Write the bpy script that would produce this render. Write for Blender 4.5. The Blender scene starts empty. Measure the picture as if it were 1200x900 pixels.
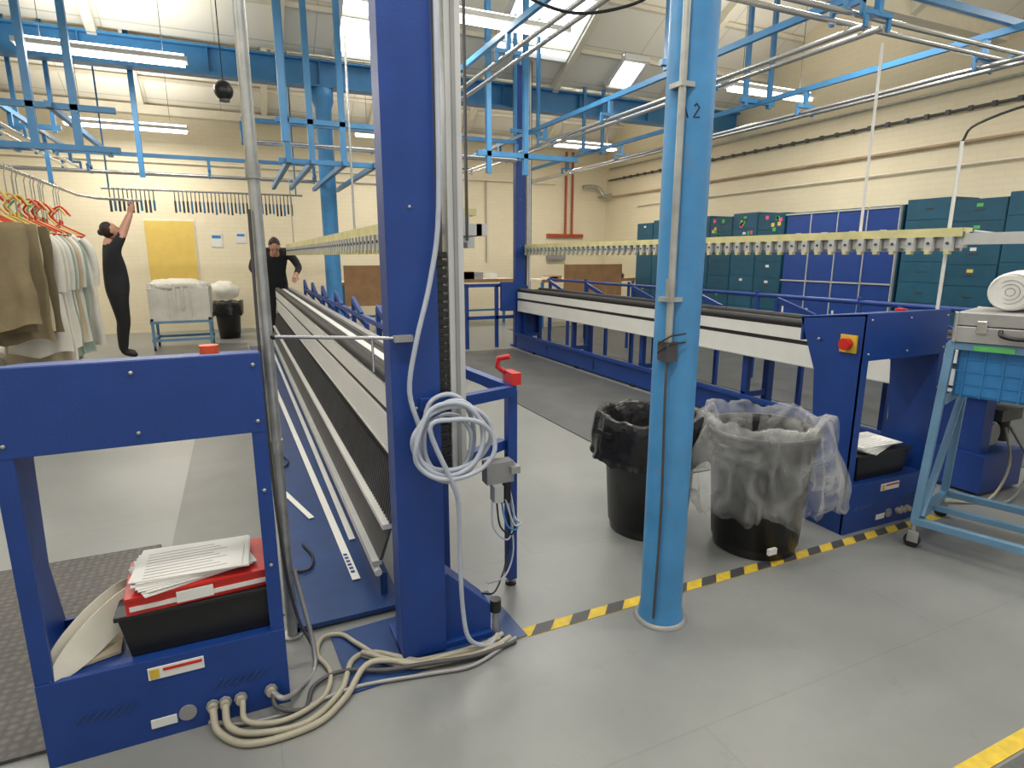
import bpy, bmesh, math, random
from mathutils import Vector, Matrix, noise
random.seed(4)
V = Vector
scene = bpy.context.scene
COL = scene.collection

# ------------------------------------------------------------------ materials
def mat(name, col, rough=.5, metal=0., var=.1, scale=6., bump=0., bscale=60., emis=0., coat=0., dirt=None, dirt_amt=.5):
    m = bpy.data.materials.new(name); m.use_nodes = True
    nt = m.node_tree; N = nt.nodes; L = nt.links
    p = N['Principled BSDF']
    p.inputs['Roughness'].default_value = rough
    p.inputs['Metallic'].default_value = metal
    if coat: p.inputs['Coat Weight'].default_value = coat
    tc = N.new('ShaderNodeTexCoord')
    no = N.new('ShaderNodeTexNoise'); no.inputs['Scale'].default_value = scale; no.inputs['Detail'].default_value = 5
    L.new(tc.outputs['Object'], no.inputs['Vector'])
    mr = N.new('ShaderNodeMapRange')
    mr.inputs['From Min'].default_value = .3; mr.inputs['From Max'].default_value = .7
    L.new(no.outputs['Fac'], mr.inputs['Value'])
    mx = N.new('ShaderNodeMix'); mx.data_type = 'RGBA'
    c = V(col[:3])
    mx.inputs['A'].default_value = (*(c*(1-var)), 1)
    mx.inputs['B'].default_value = (*[min(1, k) for k in (c*(1+var))], 1)
    L.new(mr.outputs['Result'], mx.inputs['Factor'])
    out = mx.outputs['Result']
    if dirt:
        n2 = N.new('ShaderNodeTexNoise'); n2.inputs['Scale'].default_value = 9; n2.inputs['Detail'].default_value = 8
        n2.inputs['Roughness'].default_value = .7
        L.new(tc.outputs['Object'], n2.inputs['Vector'])
        r2 = N.new('ShaderNodeMapRange'); r2.inputs['From Min'].default_value = .58; r2.inputs['From Max'].default_value = .72
        r2.inputs['To Max'].default_value = dirt_amt
        L.new(n2.outputs['Fac'], r2.inputs['Value'])
        m2 = N.new('ShaderNodeMix'); m2.data_type = 'RGBA'
        L.new(r2.outputs['Result'], m2.inputs['Factor']); L.new(out, m2.inputs['A'])
        m2.inputs['B'].default_value = (*dirt, 1); out = m2.outputs['Result']
    L.new(out, p.inputs['Base Color'])
    if bump:
        nb = N.new('ShaderNodeTexNoise'); nb.inputs['Scale'].default_value = bscale
        L.new(tc.outputs['Object'], nb.inputs['Vector'])
        b = N.new('ShaderNodeBump'); b.inputs['Strength'].default_value = bump; b.inputs['Distance'].default_value = .01
        L.new(nb.outputs['Fac'], b.inputs['Height']); L.new(b.outputs['Normal'], p.inputs['Normal'])
    if emis:
        p.inputs['Emission Color'].default_value = (*col[:3], 1); p.inputs['Emission Strength'].default_value = emis
    return m

ROYAL = mat('royal_blue_paint', (.007, .043, .225), .42, var=.1, bump=.15, bscale=180)
ROYALD = mat('blue_sheet', (.014, .046, .16), .36, var=.15)
LBLUE = mat('column_blue_paint', (.055, .24, .50), .42, var=.12, bump=.2, bscale=25, dirt=(.15, .19, .23), dirt_amt=.55)
OBLUE = mat('overhead_blue_paint', (.045, .21, .44), .42, var=.1)
TBLUE = mat('trolley_blue_paint', (.13, .27, .42), .45, var=.12)
WHITE = mat('white_panel', (.68, .68, .66), .4, var=.03)
CREAMP = mat('cream_paint', (.74, .69, .56), .6, var=.06)
BLACK = mat('black_rubber', (.012, .012, .013), .6, var=.2)
BPLAS = mat('black_plastic', (.010, .010, .011), .38, var=.2)
BBAG = mat('black_bag_plastic', (.012, .012, .014), .22, var=.3, bump=.5, bscale=25)
DGREY = mat('dark_grey_metal', (.06, .06, .065), .5, var=.2)
GREY = mat('grey_metal', (.30, .30, .30), .45, metal=.3, var=.1)
GALV = mat('galvanised_steel', (.42, .43, .41), .42, metal=.6, var=.2, scale=14)
CHROME = mat('bright_steel', (.55, .56, .57), .25, metal=.9, var=.05)
ALU = mat('aluminium', (.55, .56, .55), .4, metal=.35, var=.06)
YELC = mat('yellowed_rail', (.60, .56, .28), .5, var=.15)
RED = mat('red_plastic', (.55, .02, .015), .35, var=.05)
ORANGE = mat('orange_plastic', (.70, .09, .02), .4, var=.05)
YEL = mat('yellow_paint', (.62, .44, .04), .6, var=.15, scale=30, dirt=(.22, .19, .1), dirt_amt=.6)
YELB = mat('yellow_board', (.70, .50, .12), .6, var=.06)
GREEN = mat('green_plastic', (.10, .45, .12), .4)
PINK = mat('pink_note', (.75, .12, .30), .6)
PAPER = mat('paper', (.70, .70, .67), .7, var=.03)
CREAMDISC = mat('cream_board', (.74, .71, .60), .6, var=.06)
HOSE = mat('grey_hose', (.42, .46, .54), .35, var=.08)
CABLE = mat('beige_cable', (.36, .335, .26), .5, var=.1)
SILVER = mat('silver_case', (.40, .40, .40), .4, metal=.4, var=.18, dirt=(.2, .18, .16))
CRATE = mat('crate_blue', (.03, .20, .48), .4, var=.06)
TEAL = mat('teal_cabinet', (.008, .072, .125), .45, var=.12)
TEAL2 = mat('teal_cabinet_light', (.010, .084, .145), .45, var=.12)
LOCK = mat('locker_blue', (.012, .05, .24), .35, var=.08)
WOOD = mat('brown_board', (.36, .20, .09), .6, var=.15)
REDPIPE = mat('red_pipe', (.35, .06, .02), .45, var=.15)
BRPIPE = mat('painted_pipe', (.38, .28, .18), .5, var=.15)
FAB_W = mat('white_fabric', (.64, .62, .56), .9, var=.08, bump=.3, bscale=30)
FAB_G = mat('sage_fabric', (.28, .36, .31), .9, var=.1)
FAB_O = mat('olive_fabric', (.125, .10, .055), .9, var=.15, bump=.3, bscale=30)
FAB_O2 = mat('khaki_fabric', (.19, .15, .085), .9, var=.15, bump=.3, bscale=30)
FAB_B = mat('beige_fabric', (.46, .39, .28), .9, var=.1)
SHIRT = mat('black_shirt', (.012, .013, .018), .85, var=.2)
TROUS = mat('black_trousers', (.010, .010, .012), .85, var=.2)
SKIN = mat('skin', (.55, .29, .20), .5, var=.06)
HAIR = mat('dark_hair', (.02, .012, .008), .6, var=.3, bump=.4)
EYE = mat('eye', (.02, .015, .012), .2)
TUBEL = mat('lamp_tube', (1, .98, .93), .5, var=0, emis=7.)
SKYL = mat('skylight_glass', (.94, .98, 1), .3, var=0, emis=4.5)

def clear_plastic():
    m = bpy.data.materials.new('clear_plastic'); m.use_nodes = True
    nt = m.node_tree; N = nt.nodes; L = nt.links
    p = N['Principled BSDF']; p.inputs['Base Color'].default_value = (.66, .67, .66, 1)
    p.inputs['Roughness'].default_value = .14
    tc = N.new('ShaderNodeTexCoord')
    no = N.new('ShaderNodeTexNoise'); no.inputs['Scale'].default_value = 4.5; no.inputs['Detail'].default_value = 4
    no.inputs['Distortion'].default_value = 1.2
    L.new(tc.outputs['Object'], no.inputs['Vector'])
    b = N.new('ShaderNodeBump'); b.inputs['Strength'].default_value = .8; b.inputs['Distance'].default_value = .06
    L.new(no.outputs['Fac'], b.inputs['Height']); L.new(b.outputs['Normal'], p.inputs['Normal'])
    mr = N.new('ShaderNodeMapRange'); mr.inputs['From Min'].default_value = .35; mr.inputs['From Max'].default_value = .7
    mr.inputs['To Min'].default_value = .10; mr.inputs['To Max'].default_value = .42
    L.new(no.outputs['Fac'], mr.inputs['Value']); L.new(mr.outputs['Result'], p.inputs['Alpha'])
    return m
CLEAR = clear_plastic()

def brick_mat():
    m = bpy.data.materials.new('painted_brick'); m.use_nodes = True
    nt = m.node_tree; N = nt.nodes; L = nt.links; p = N['Principled BSDF']; p.inputs['Roughness'].default_value = .55
    g = N.new('ShaderNodeNewGeometry'); s = N.new('ShaderNodeSeparateXYZ'); L.new(g.outputs['Position'], s.inputs[0])
    a = N.new('ShaderNodeMath'); a.operation = 'ADD'; L.new(s.outputs[0], a.inputs[0]); L.new(s.outputs[1], a.inputs[1])
    c = N.new('ShaderNodeCombineXYZ'); L.new(a.outputs[0], c.inputs[0]); L.new(s.outputs[2], c.inputs[1])
    b = N.new('ShaderNodeTexBrick'); L.new(c.outputs[0], b.inputs['Vector'])
    b.inputs['Scale'].default_value = 1; b.inputs['Brick Width'].default_value = .23; b.inputs['Row Height'].default_value = .08
    b.inputs['Mortar Size'].default_value = .004; b.inputs['Mortar Smooth'].default_value = .5
    b.inputs['Color1'].default_value = (.81, .725, .535, 1); b.inputs['Color2'].default_value = (.79, .705, .515, 1)
    b.inputs['Mortar'].default_value = (.73, .65, .47, 1)
    no = N.new('ShaderNodeTexNoise'); no.inputs['Scale'].default_value = 1.3; no.inputs['Detail'].default_value = 6
    L.new(g.outputs['Position'], no.inputs['Vector'])
    mx = N.new('ShaderNodeMix'); mx.data_type = 'RGBA'; mx.blend_type = 'MULTIPLY'; mx.inputs['Factor'].default_value = .12
    L.new(b.outputs['Color'], mx.inputs['A']); L.new(no.outputs['Fac'], mx.inputs['B'])
    L.new(mx.outputs['Result'], p.inputs['Base Color'])
    bp = N.new('ShaderNodeBump'); bp.inputs['Strength'].default_value = .25; bp.inputs['Distance'].default_value = .006
    bp.invert = True
    L.new(b.outputs['Fac'], bp.inputs['Height']); L.new(bp.outputs['Normal'], p.inputs['Normal'])
    return m
BRICK = brick_mat()

def floor_mat():
    m = bpy.data.materials.new('painted_floor'); m.use_nodes = True
    nt = m.node_tree; N = nt.nodes; L = nt.links; p = N['Principled BSDF']
    g = N.new('ShaderNodeNewGeometry')
    n1 = N.new('ShaderNodeTexNoise'); n1.inputs['Scale'].default_value = .9; n1.inputs['Detail'].default_value = 8; n1.inputs['Roughness'].default_value = .65
    n2 = N.new('ShaderNodeTexNoise'); n2.inputs['Scale'].default_value = 6; n2.inputs['Detail'].default_value = 10; n2.inputs['Roughness'].default_value = .8
    L.new(g.outputs['Position'], n1.inputs['Vector']); L.new(g.outputs['Position'], n2.inputs['Vector'])
    mx = N.new('ShaderNodeMix'); mx.data_type = 'RGBA'
    r = N.new('ShaderNodeMapRange'); r.inputs['From Min'].default_value = .35; r.inputs['From Max'].default_value = .65
    L.new(n1.outputs['Fac'], r.inputs['Value']); L.new(r.outputs['Result'], mx.inputs['Factor'])
    mx.inputs['A'].default_value = (.200, .208, .204, 1); mx.inputs['B'].default_value = (.248, .256, .250, 1)
    r2 = N.new('ShaderNodeMapRange'); r2.inputs['From Min'].default_value = .57; r2.inputs['From Max'].default_value = .72; r2.inputs['To Max'].default_value = .5
    L.new(n2.outputs['Fac'], r2.inputs['Value'])
    m2 = N.new('ShaderNodeMix'); m2.data_type = 'RGBA'; L.new(r2.outputs['Result'], m2.inputs['Factor'])
    L.new(mx.outputs['Result'], m2.inputs['A']); m2.inputs['B'].default_value = (.155, .158, .152, 1)
    b = N.new('ShaderNodeTexBrick'); L.new(g.outputs['Position'], b.inputs['Vector'])
    b.inputs['Scale'].default_value = 1; b.inputs['Brick Width'].default_value = 2.44; b.inputs['Row Height'].default_value = 1.22
    b.inputs['Mortar Size'].default_value = .003
    b.inputs['Color1'].default_value = (1, 1, 1, 1); b.inputs['Color2'].default_value = (.97, .97, .97, 1); b.inputs['Mortar'].default_value = (.88, .88, .88, 1)
    m3 = N.new('ShaderNodeMix'); m3.data_type = 'RGBA'; m3.blend_type = 'MULTIPLY'; m3.inputs['Factor'].default_value = 1
    L.new(m2.outputs['Result'], m3.inputs['A']); L.new(b.outputs['Color'], m3.inputs['B'])
    L.new(m3.outputs['Result'], p.inputs['Base Color'])
    r3 = N.new('ShaderNodeMapRange'); r3.inputs['To Min'].default_value = .20; r3.inputs['To Max'].default_value = .48
    L.new(n1.outputs['Fac'], r3.inputs['Value']); L.new(r3.outputs['Result'], p.inputs['Roughness'])
    bp = N.new('ShaderNodeBump'); bp.inputs['Strength'].default_value = .15; bp.inputs['Distance'].default_value = .01
    L.new(n2.outputs['Fac'], bp.inputs['Height']); L.new(bp.outputs['Normal'], p.inputs['Normal'])
    return m
FLOOR = floor_mat()

def mat_tread():
    m = bpy.data.materials.new('tread_rubber'); m.use_nodes = True
    nt = m.node_tree; N = nt.nodes; L = nt.links; p = N['Principled BSDF']; p.inputs['Roughness'].default_value = .5
    g = N.new('ShaderNodeNewGeometry')
    v = N.new('ShaderNodeTexVoronoi'); v.inputs['Scale'].default_value = 30; v.inputs['Randomness'].default_value = .25
    L.new(g.outputs['Position'], v.inputs['Vector'])
    mx = N.new('ShaderNodeMix'); mx.data_type = 'RGBA'
    mx.inputs['A'].default_value = (.115, .108, .10, 1); mx.inputs['B'].default_value = (.055, .052, .05, 1)
    r = N.new('ShaderNodeMapRange'); r.inputs['From Min'].default_value = .2; r.inputs['From Max'].default_value = .5
    L.new(v.outputs['Distance'], r.inputs['Value']); L.new(r.outputs['Result'], mx.inputs['Factor'])
    L.new(mx.outputs['Result'], p.inputs['Base Color'])
    bp = N.new('ShaderNodeBump'); bp.inputs['Distance'].default_value = .004; bp.invert = True
    L.new(v.outputs['Distance'], bp.inputs['Height']); L.new(bp.outputs['Normal'], p.inputs['Normal'])
    return m
TREAD = mat_tread()
DMAT = mat('dark_floor_mat', (.085, .088, .088), .5, var=.2, scale=3, bump=.2, bscale=200)
MMAT = mat('mid_floor_strip', (.155, .158, .155), .45, var=.1, scale=3)

def ceil_mat():
    m = bpy.data.materials.new('ceiling_boards'); m.use_nodes = True
    nt = m.node_tree; N = nt.nodes; L = nt.links; p = N['Principled BSDF']; p.inputs['Roughness'].default_value = .7
    g = N.new('ShaderNodeNewGeometry')
    b = N.new('ShaderNodeTexBrick'); L.new(g.outputs['Position'], b.inputs['Vector'])
    b.inputs['Scale'].default_value = 1; b.inputs['Brick Width'].default_value = 1.2; b.inputs['Row Height'].default_value = .6
    b.offset = 0; b.inputs['Mortar Size'].default_value = .008
    b.inputs['Color1'].default_value = (.84, .80, .70, 1); b.inputs['Color2'].default_value = (.81, .77, .67, 1); b.inputs['Mortar'].default_value = (.60, .57, .48, 1)
    L.new(b.outputs['Color'], p.inputs['Base Color'])
    return m
CEIL = ceil_mat()

# ------------------------------------------------------------------ builder
def cr(pts, n=6):
    pts = [V(p) for p in pts]; out = []
    P = [pts[0]*2-pts[1]] + pts + [pts[-1]*2-pts[-2]]
    for i in range(1, len(P)-2):
        a, b, c, d = P[i-1], P[i], P[i+1], P[i+2]
        for k in range(n):
            t = k/n
            out.append(.5*((2*b)+(c-a)*t+(2*a-5*b+4*c-d)*t*t+(3*b-a-3*c+d)*t**3))
    out.append(pts[-1]); return out

class B:
    def __init__(s, name, M=None):
        s.bm = bmesh.new(); s.name = name; s.mats = []; s.M = M or Matrix.Identity(4)
    def mi(s, m):
        if m not in s.mats: s.mats.append(m)
        return s.mats.index(m)
    def add(s, vs, fs, m, smooth=False):
        i = s.mi(m); bv = [s.bm.verts.new(s.M @ V(v)) for v in vs]
        for f in fs:
            try:
                bf = s.bm.faces.new([bv[k] for k in f]); bf.material_index = i; bf.smooth = smooth
            except ValueError: pass
    def box(s, x0, x1, y0, y1, z0, z1, m, R=None):
        vs = [V((x, y, z)) for z in (z0, z1) for y in (y0, y1) for x in (x0, x1)]
        if R is not None:
            c = V(((x0+x1)/2, (y0+y1)/2, (z0+z1)/2)); vs = [c + R @ (v-c) for v in vs]
        s.add(vs, [(0, 2, 3, 1), (4, 5, 7, 6), (0, 1, 5, 4), (2, 6, 7, 3), (0, 4, 6, 2), (1, 3, 7, 5)], m)
    def bar(s, p, q, w, h, m, up=(0, 0, 1)):
        p, q = V(p), V(q); d = (q-p).normalized(); u = V(up)
        if abs(d.dot(u)) > .98: u = V((0, 1, 0))
        a = d.cross(u).normalized()*w/2; b = a.cross(d).normalized()*h/2
        vs = [e+i*a+j*b for e in (p, q) for i, j in ((-1, -1), (1, -1), (1, 1), (-1, 1))]
        s.add(vs, [(0, 1, 2, 3), (7, 6, 5, 4), (0, 4, 5, 1), (1, 5, 6, 2), (2, 6, 7, 3), (3, 7, 4, 0)], m)
    def tube(s, pts, r, m, seg=8, smooth_n=0):
        if smooth_n:
            if isinstance(r, (list, tuple)):
                r2 = []
                for i in range(len(r)-1):
                    r2 += [r[i]+(r[i+1]-r[i])*k/smooth_n for k in range(smooth_n)]
                r = r2+[r[-1]]
            pts = cr(pts, smooth_n)
        pts = [V(p) for p in pts]; n = len(pts)
        rr = r if isinstance(r, (list, tuple)) else [r]*n
        T = [(pts[min(i+1, n-1)]-pts[max(i-1, 0)]).normalized() for i in range(n)]
        u = V((0, 0, 1)) if abs(T[0].z) < .9 else V((1, 0, 0))
        a = T[0].cross(u).normalized(); vs = []
        for i in range(n):
            a = (a - T[i]*a.dot(T[i])).normalized(); b = T[i].cross(a)
            for k in range(seg):
                t = 2*math.pi*k/seg; vs.append(pts[i]+(a*math.cos(t)+b*math.sin(t))*rr[i])
        fs = [(i*seg+k, i*seg+(k+1) % seg, (i+1)*seg+(k+1) % seg, (i+1)*seg+k) for i in range(n-1) for k in range(seg)]
        s.add(vs, fs, m, True)
        s.add(vs[:seg], [tuple(range(seg))], m); s.add(vs[-seg:], [tuple(range(seg))], m)
    def cyl(s, p, q, r, m, seg=18): s.tube([p, q], r, m, seg)
    def lathe(s, c, prof, m, seg=32, wob=None):
        vs = []
        for i, (r, z) in enumerate(prof):
            for k in range(seg):
                t = 2*math.pi*k/seg; rr, zz = r, z
                if wob: rr, zz = wob(r, z, t, i/(len(prof)-1))
                vs.append(V(c)+V((rr*math.cos(t), rr*math.sin(t), zz)))
        fs = [(i*seg+k, i*seg+(k+1) % seg, (i+1)*seg+(k+1) % seg, (i+1)*seg+k) for i in range(len(prof)-1) for k in range(seg)]
        s.add(vs, fs, m, True)
    def sphere(s, c, r, m, nu=16, nv=10, R=None, fn=None):
        if not isinstance(r, (tuple, list)): r = (r, r, r)
        vs = []
        for j in range(nv+1):
            ph = math.pi*j/nv
            for k in range(nu):
                t = 2*math.pi*k/nu
                v = V((r[0]*math.sin(ph)*math.cos(t), r[1]*math.sin(ph)*math.sin(t), r[2]*math.cos(ph)))
                if fn: v = fn(v)
                if R is not None: v = R @ v
                vs.append(V(c)+v)
        fs = [(j*nu+k, j*nu+(k+1) % nu, (j+1)*nu+(k+1) % nu, (j+1)*nu+k) for j in range(nv) for k in range(nu)]
        s.add(vs, fs, m, True)
    def prism(s, poly, vec, m):
        n = len(poly); a = [V(p) for p in poly]; b = [p+V(vec) for p in a]
        s.add(a+b, [tuple(range(n)), tuple(range(2*n-1, n-1, -1))]+[(i, (i+1) % n, n+(i+1) % n, n+i) for i in range(n)], m)
    def done(s, bevel=0, parent=None, origin=True):
        bm = s.bm
        bmesh.ops.recalc_face_normals(bm, faces=bm.faces)
        me = bpy.data.meshes.new(s.name)
        xs = [v.co for v in bm.verts]
        o = V((0, 0, 0))
        if origin and parent is None:
            mn = V([min(c[i] for c in xs) for i in range(3)]); mx = V([max(c[i] for c in xs) for i in range(3)])
            o = V(((mn.x+mx.x)/2, (mn.y+mx.y)/2, mn.z))
            bmesh.ops.translate(bm, verts=bm.verts, vec=-o)
        bm.to_mesh(me); bm.free()
        for m in s.mats: me.materials.append(m)
        ob = bpy.data.objects.new(s.name, me); ob.location = o; COL.objects.link(ob)
        if parent: ob.parent = parent
        if bevel:
            md = ob.modifiers.new('bevel', 'BEVEL'); md.width = bevel; md.segments = 2; md.limit_method = 'ANGLE'; md.angle_limit = math.radians(50)
        return ob

# ------------------------------------------------------------------ room
XL, XR, YB, YF = -6.0, 8.7, 13.4, -2.6
VAL = 4.1; RID = 5.35; PER = 4.3
def cz(y):
    k = ((YB-y) % PER)/PER
    return VAL+(RID-VAL)*(1-abs(2*k-1))
b = B('floor'); b.box(XL-.2, XR+.2, YF, YB+.2, -.12, 0, FLOOR); b.done(origin=False)
b = B('wall_back'); b.box(XL-.2, XR+.2, YB, YB+.2, 0, 4.15, BRICK); b.done(origin=False)
y = YB
ks = []
while y > YF:
    ks.append(y); y -= PER/2
ks.append(YF)
for nm, xa, xb in (('wall_right', XR, XR+.2), ('wall_left', XL-.2, XL)):
    b = B(nm)
    for i in range(len(ks)-1):
        y1, y0 = ks[i], ks[i+1]
        z1, z0 = cz(y1-1e-4), cz(y0+1e-4)
        b.prism([(xa, y0, 0), (xa, y1, 0), (xa, y1, z1+.05), (xa, y0, z0+.05)], (xb-xa, 0, 0), BRICK)
    b.done(origin=False)
b = B('ceiling')
for i in range(len(ks)-1):
    y1, y0 = ks[i], ks[i+1]; z1, z0 = cz(y1-1e-4), cz(y0+1e-4)
    b.prism([(XL-.2, y0, z0), (XL-.2, y1, z1), (XL-.2, y1, z1+.12), (XL-.2, y0, z0+.12)], (XR-XL+.4, 0, 0), CEIL)
b.done(origin=False)
b = B('roof_rafters')
for i in range(len(ks)-1):
    y1, y0 = ks[i]-.02, ks[i+1]+.02; z1, z0 = cz(y1)-.06, cz(y0)-.06
    x = XL+.6
    while x < XR:
        b.bar((x, y0, z0), (x, y1, z1), .10, .16, CREAMP); x += 2.05
    for t in (.35, .7):
        yy = y0+(y1-y0)*t
        b.box(XL, XR, yy-.03, yy+.03, cz(yy)-.08, cz(yy)-.02, CREAMP)
b.done(origin=False)
b = B('valley_gutter')
b.box(XL, XR, 4.72, 4.92, 3.98, 4.12, CREAMP); b.box(XL, XR, .42, .62, 3.98, 4.12, CREAMP)
b.box(XL, XR, 13.18, 13.4, 3.95, 4.1, CREAMP)
b.done(origin=False)
wi = 1
for (xa, xb, ya, yb) in ((1.45, 2.05, 8.2, 8.98), (3.6, 4.8, 7.3, 8.6), (5.7, 6.15, 8.4, 8.9), (2.5, 4.0, 3.2, 4.4), (-1.5, 0, 3.2, 4.4)):
    b = B('window_%d' % wi); wi += 1
    za, zb = cz(ya)-.03, cz(yb)-.03
    b.prism([(xa, ya, za), (xb, ya, za), (xb, yb, zb), (xa, yb, zb)], (0, 0, -.02), SKYL)
    for p, q in (((xa, ya, za), (xb, ya, za)), ((xa, yb, zb), (xb, yb, zb)), ((xa, ya, za), (xa, yb, zb)), ((xb, ya, za), (xb, yb, zb))):
        b.bar(V(p)-V((0, 0, .03)), V(q)-V((0, 0, .03)), .06, .08, WHITE)
    b.done(origin=False)
b = B('steel_roof_beam')
b.box(XL, XR, 9.0, 9.2, 4.0, 4.03, OBLUE); b.box(XL, XR, 9.0, 9.2, 3.68, 3.71, OBLUE); b.box(XL, XR, 9.09, 9.11, 3.71, 4.0, OBLUE)
x = XL+.5
while x < XR:
    b.box(x-.006, x+.006, 9.01, 9.19, 3.71, 4.0, OBLUE); x += 1.35
b.done(origin=False)

def column(name, x, y, r, ztop, det=False):
    b = B(name)
    b.lathe((x, y, 0), [(0, .0), (r*1.12, .0), (r*1.12, .02), (r*1.06, .035), (r*1.05, .05), (r, .07), (r, ztop-.25), (r*1.3, ztop-.15), (r*1.3, ztop), (0, ztop)], LBLUE, 36)
    if det:
        b.lathe((x, y, 0), [(r*1.30, .0), (r*1.30, .008), (r*1.1, .016)], GREY, 30)
        cx, cy = x-r*.86-.012, y-r*.72
        b.tube([(cx, cy, 1.15), (cx, cy, ztop-.3)], .013, GALV, 10)
        for z in (1.3, 2.0, 2.7, 3.4):
            b.box(cx-.016, cx+.04, cy-.014, cy+.05, z-.008, z+.008, GALV)
        b.box(cx-.016, cx+.03, cy-.016, cy+.04, 1.08, 1.15, DGREY)
        b.tube([(cx, cy, 1.08), (cx-.01, cy-.01, .95), (cx+.005, cy-.005, .5), (cx, cy, .05)], .005, DGREY, 6, 5)
        for z in (1.18, 1.15): b.tube([(cx-.03, cy+.02, z-.04), (cx-.01, cy-.015, z-.01), (cx+.05, cy-.03, z)], .003, BLACK, 6, 4)
        b.box(x-r-.008, x-r+.02, y-r*.7, y-r*.45, 1.30, 1.37, GREY)
        def pt(u, z):
            a = math.radians(-128)+u/r; return (x+(r+.001)*math.cos(a), y+(r+.001)*math.sin(a), z)
        for st in ([(-.03, 1.90), (-.018, 1.94), (-.006, 1.90)], [(.012, 1.935), (.02, 1.942), (.03, 1.93), (.012, 1.90), (.032, 1.90)]):
            b.tube([pt(u, z) for u, z in st], .0025, BLACK, 5)
    return b.done()
column('steel_column', 1.465, 1.755, .082, 4.80, True)
column('steel_column', 1.28, 9.1, .11, 3.67)

b = B('wall_pipes')
b.tube([(XR-.06, 2, 2.88), (XR-.06, 12.9, 2.88), (XR-.3, 13.3, 2.88)], .022, BRPIPE, 8)
b.tube([(XR-.06, 1, 3.28), (XR-.06, 13.2, 3.28)], .02, DGREY, 8)
for k in range(40): b.box(XR-.085, XR-.04, 2+k*.27, 2.05+k*.27, 3.25, 3.31, DGREY)
b.tube([(XR-.05, 1, 3.55), (XR-.05, 13.2, 3.55)], .02, GALV, 8)
b.tube([(XR-.05, 3, 2.6), (XR-.05, 12, 2.6)], .015, CREAMP, 8)
b.tube([(XL, YB-.05, 3.15), (7.2, YB-.05, 3.15)], .02, CREAMP, 8)
b.tube([(XL, YB-.05, 2.95), (4, YB-.05, 2.95)], .012, GREY, 8)
for x in (7.5, 7.68): b.tube([(x, YB-.06, 1.95), (x, YB-.06, 3.9)], .03, REDPIPE, 8)
b.box(7.0, 8.0, YB-.08, YB-.01, 1.9, 1.98, REDPIPE)
b.box(7.0, 7.5, YB-.1, YB-.01, 1.35, 1.6, GREY)
for x in (5.4, 6.3): b.tube([(x, YB-.04, 1.3), (x, YB-.04, 3.15)], .012, GREY, 6)
b.tube([(7.9, YB-.2, 3.1), (8.3, YB-.2, 3.1), (8.45, YB-.3, 2.9), (8.5, YB-.5, 2.9)], .05, GALV, 8, 4)
b.done(origin=False)

b = B('rubber_mat'); b.box(-2.2, -.47, 1.95, 3.3, 0, .012, TREAD); b.done()
b = B('floor_runner'); b.box(-.42, .06, 2.4, 11.0, 0, .006, MMAT); b.done()
b = B('floor_runner'); b.box(2.45, 3.9, 3.0, 8.6, 0, .008, DMAT); b.done()
b = B('floor_runner'); b.box(4.9, 7.6, 2.0, 11.0, 0, .006, DMAT); b.done()
def hazard(x0, x1, yc, w):
    b = B('hazard_tape'); x = x0; k = 0; p = .085; sh = .05
    b.box(x0, x1, yc-w/2, yc+w/2, 0, .002, YEL)
    while x < x1-p-sh:
        if k % 2:
            b.add([(x, yc-w/2, .0035), (x+p, yc-w/2, .0035), (x+p+sh, yc+w/2, .0035), (x+sh, yc+w/2, .0035)], [(0, 1, 2, 3)], DGREY)
        x += p; k += 1
    b.done()
hazard(.84, 3.5, 1.885, .055)
b = B('floor_marking_tape'); b.box(1.3, 4.5, .755, .80, 0, .003, YEL); b.box(1.3, 4.5, .50, .745, 0, .003, DMAT); b.done()

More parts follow.
